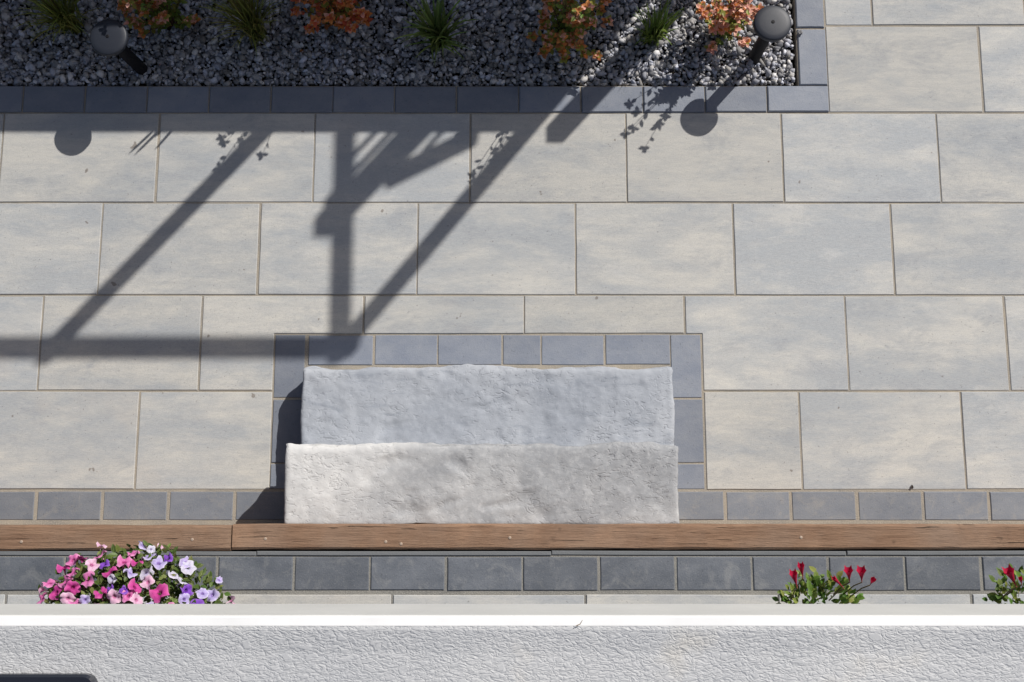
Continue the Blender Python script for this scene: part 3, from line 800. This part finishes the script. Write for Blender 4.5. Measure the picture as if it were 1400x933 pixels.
# ------------------------------------------------------------------ balcony above
BZ = 2.45
ye1 = at(700, 845.5, BZ).y; ye0 = ye1; ye2 = at(700, 857.5, BZ).y
balcony = empty('balcony', (0, ye0, BZ)); tag(balcony, 'pale textured balcony floor with white metal edge at the bottom of the photo', 'balcony')
def bl(name, poly_yz, mat, x0=-2.6, x1=2.6, smooth=False, n=1):
    V, F = [], []; m = len(poly_yz)
    for i in range(n+1):
        for y_, z_ in poly_yz: V.append((x0+(x1-x0)*i/n, y_-ye0, z_-BZ))
    for i in range(n):
        for k in range(m): j = (k+1) % m; F.append((i*m+k, (i+1)*m+k, (i+1)*m+j, i*m+j))
    F.append(tuple(range(m))); F.append(tuple(range(n*m+m-1, n*m-1, -1)))
    return link(name, mesh(name, V, F, smooth), mat, balcony)
bl('fascia', [(ye1-.001, BZ-.232), (ye1-.001, BZ-.004), (ye1-.02, BZ-.004), (ye1-.02, BZ-.232)], M_GUTTER)
bl('edge_flashing', [(ye1+.003, BZ-.014), (ye1+.003, BZ-.001), (ye1+.001, BZ+.0015), (ye2+.0017, BZ+.0022), (ye2+.0017, BZ-.0035), (ye1-.0005, BZ-.0035), (ye1-.0005, BZ-.014)], M_FLASH)
bl('vinyl_floor', [(ye2+.0015, BZ-.04), (ye2+.0015, BZ+.0024), (ye2-.003, BZ+.0032), (ye2-.03, BZ+.0005), (ye2-1.7, BZ+.0005), (ye2-1.7, BZ-.04)], M_VINYL)
for k in range(-6, 7): link('joist', mesh('joist', *bar((k*.41, -.03, -.125), (k*.41, ye2-1.7-ye0, -.125), .04, .16)), M_JOIST, balcony)
post = empty('railing_post'); tag(post, 'black metal railing post base with rounded corner on the balcony floor', 'railing')
pr = at(130, 927, BZ+.012); pt = at(100, 922.5, BZ+.012).y
post.location = (pr.x-.075, pt-.06, BZ+.0006)
rr = .014; poly = []
for cx_, cy_, a0 in ((.075-rr, -.06+rr, -90), (.075-rr, .06-rr, 0), (-.075+rr, .06-rr, 90), (-.075+rr, -.06+rr, 180)):
    for k in range(6): a = math.radians(a0+k*18); poly.append((cx_+rr*math.cos(a), cy_+rr*math.sin(a)))
v, f = prism(poly, 0, .012, .003); link('base_plate', mesh('base_plate', v, f), M_RAIL, post)
v, f = prism(rect(-.03, .03, -.06, 0), .012, 1.0, .002); link('upright', mesh('upright', v, f), M_RAIL, post)
for sx in (-1, 1):
    for sy in (-1, 1):
        v, f = lathe([(.008, .012), (.008, .018), (.005, .020)], 6); link('bolt', mesh('bolt', v, f), M_RAIL, post, (sx*.055, sy*.042, 0))
# dry scraps caught against the flashing
random.seed(6)
p = at(794, 853.5, BZ+.006)
v, f = tube([p+Vector((-.006, -.002, .001)), p+Vector((-.001, 0, .001)), p+Vector((.002, .005, .003))], [.0005, .0006, .0003], 5)
twig = link('dry_twig', mesh('dry_twig', [q-p for q in v], f), M_JOIST, None, p); tag(twig, 'tiny dry twig on the white metal edge of the balcony', 'twig')

# ------------------------------------------------------------------ fence and pergola beyond the bed (they throw the shadows)
def cast(px, py, h):
    """point at height h whose shadow falls on the paving at pixel (px, py)"""
    p = at(px, py, 0); return Vector((p.x+SX*h, p.y+SY*h, h))
FH = 1.20
fc = cast(716, 174, FH); FX1 = fc.x; FY = fc.y
fence = empty('garden_fence', (FX1, FY, 0)); tag(fence, 'low wooden garden fence beyond the bed that shades its gravel', 'fence')
v, f = bar((-4.6, 0, FH-.026), (0, 0, FH-.026), .05, .052); link('cap_rail', mesh('cap_rail', v, f), M_FENCE, fence)
v, f = prism(rect(-.065, .065, -.009, .009), -.03, FH-.064, .002); ME_B = mesh('board', v, f); ME_B.materials.append(M_FENCE)
for k in range(35): link('board', ME_B, None, fence, (-.07-k*.1305, 0, 0))
for zz in (.30, .95): v, f = bar((-4.6, .029, zz), (0, .029, zz), .038, .07); link('rail', mesh('rail', v, f), M_FENCE, fence)
v, f = prism(rect(-.04, .04, -.04, .04), -.1, FH+.0, .004); ME_P = mesh('post', v, f); ME_P.materials.append(M_FENCE)
for k in range(3): link('post', ME_P, None, fence, (-.10-k*2.2, .09, -.001))
gc = cast(756, 187, FH+.02)
v, f = prism(rect(-.031, .031, -.031, .031), -.1, FH+.02, .006)
gp = link('gate_post', mesh('gate_post', v, f), M_FENCE, None, (gc.x, gc.y, 0)); tag(gp, 'square wooden gate post just past the end of the fence', 'post')

PH = 2.42
c2 = cast(470, 492, PH); perg = empty('pergola', (c2.x, c2.y, 0)); tag(perg, 'slim dark metal pergola frame standing behind the fence', 'pergola')
def pg(name, p0, p1, w, h): v, f = bar(Vector(p0)-Vector((c2.x, c2.y, 0)), Vector(p1)-Vector((c2.x, c2.y, 0)), w, h); return link(name, mesh(name, v, f), M_PERG, perg)
for px in (455, 57, -346):                     # front posts
    t = cast(px, 490, PH); pg('post', (t.x-(.17 if px == 455 else 0), t.y, 0), t, .048, .048)
zr = PH-.045; a = cast(484, 475.5, zr); b = cast(-900, 475.5, zr); pg('rail', (a.x, a.y, zr), (b.x, a.y, zr), .045, .055)
a = cast(464, 470, zr); b = cast(462, -140, zr); pg('side_beam', (a.x, a.y-.01, zr), (a.x, b.y, zr), .05, .05)
t3 = cast(442, 312, PH); pg('post', (t3.x, t3.y, 0), t3, .075, .075)
t4 = cast(-346, 316, PH); pg('post', (t4.x, t4.y, 0), t4, .075, .075)
a = cast(462, 300, PH); pg('bracket', (a.x-.035, a.y+.06, PH-.03), (a.x-.035, a.y-.05, PH-.03), .06, .04)
a = cast(528, 246, PH-.32); b = cast(650, 186, PH-.55); pg('brace', a, b, .055, .05)
for px, py in ((474, 222), (478, 240), (581, 205)):
    t = cast(px, py, PH-.3); pg('rod', (t.x, t.y, .0), t, .018, .018)
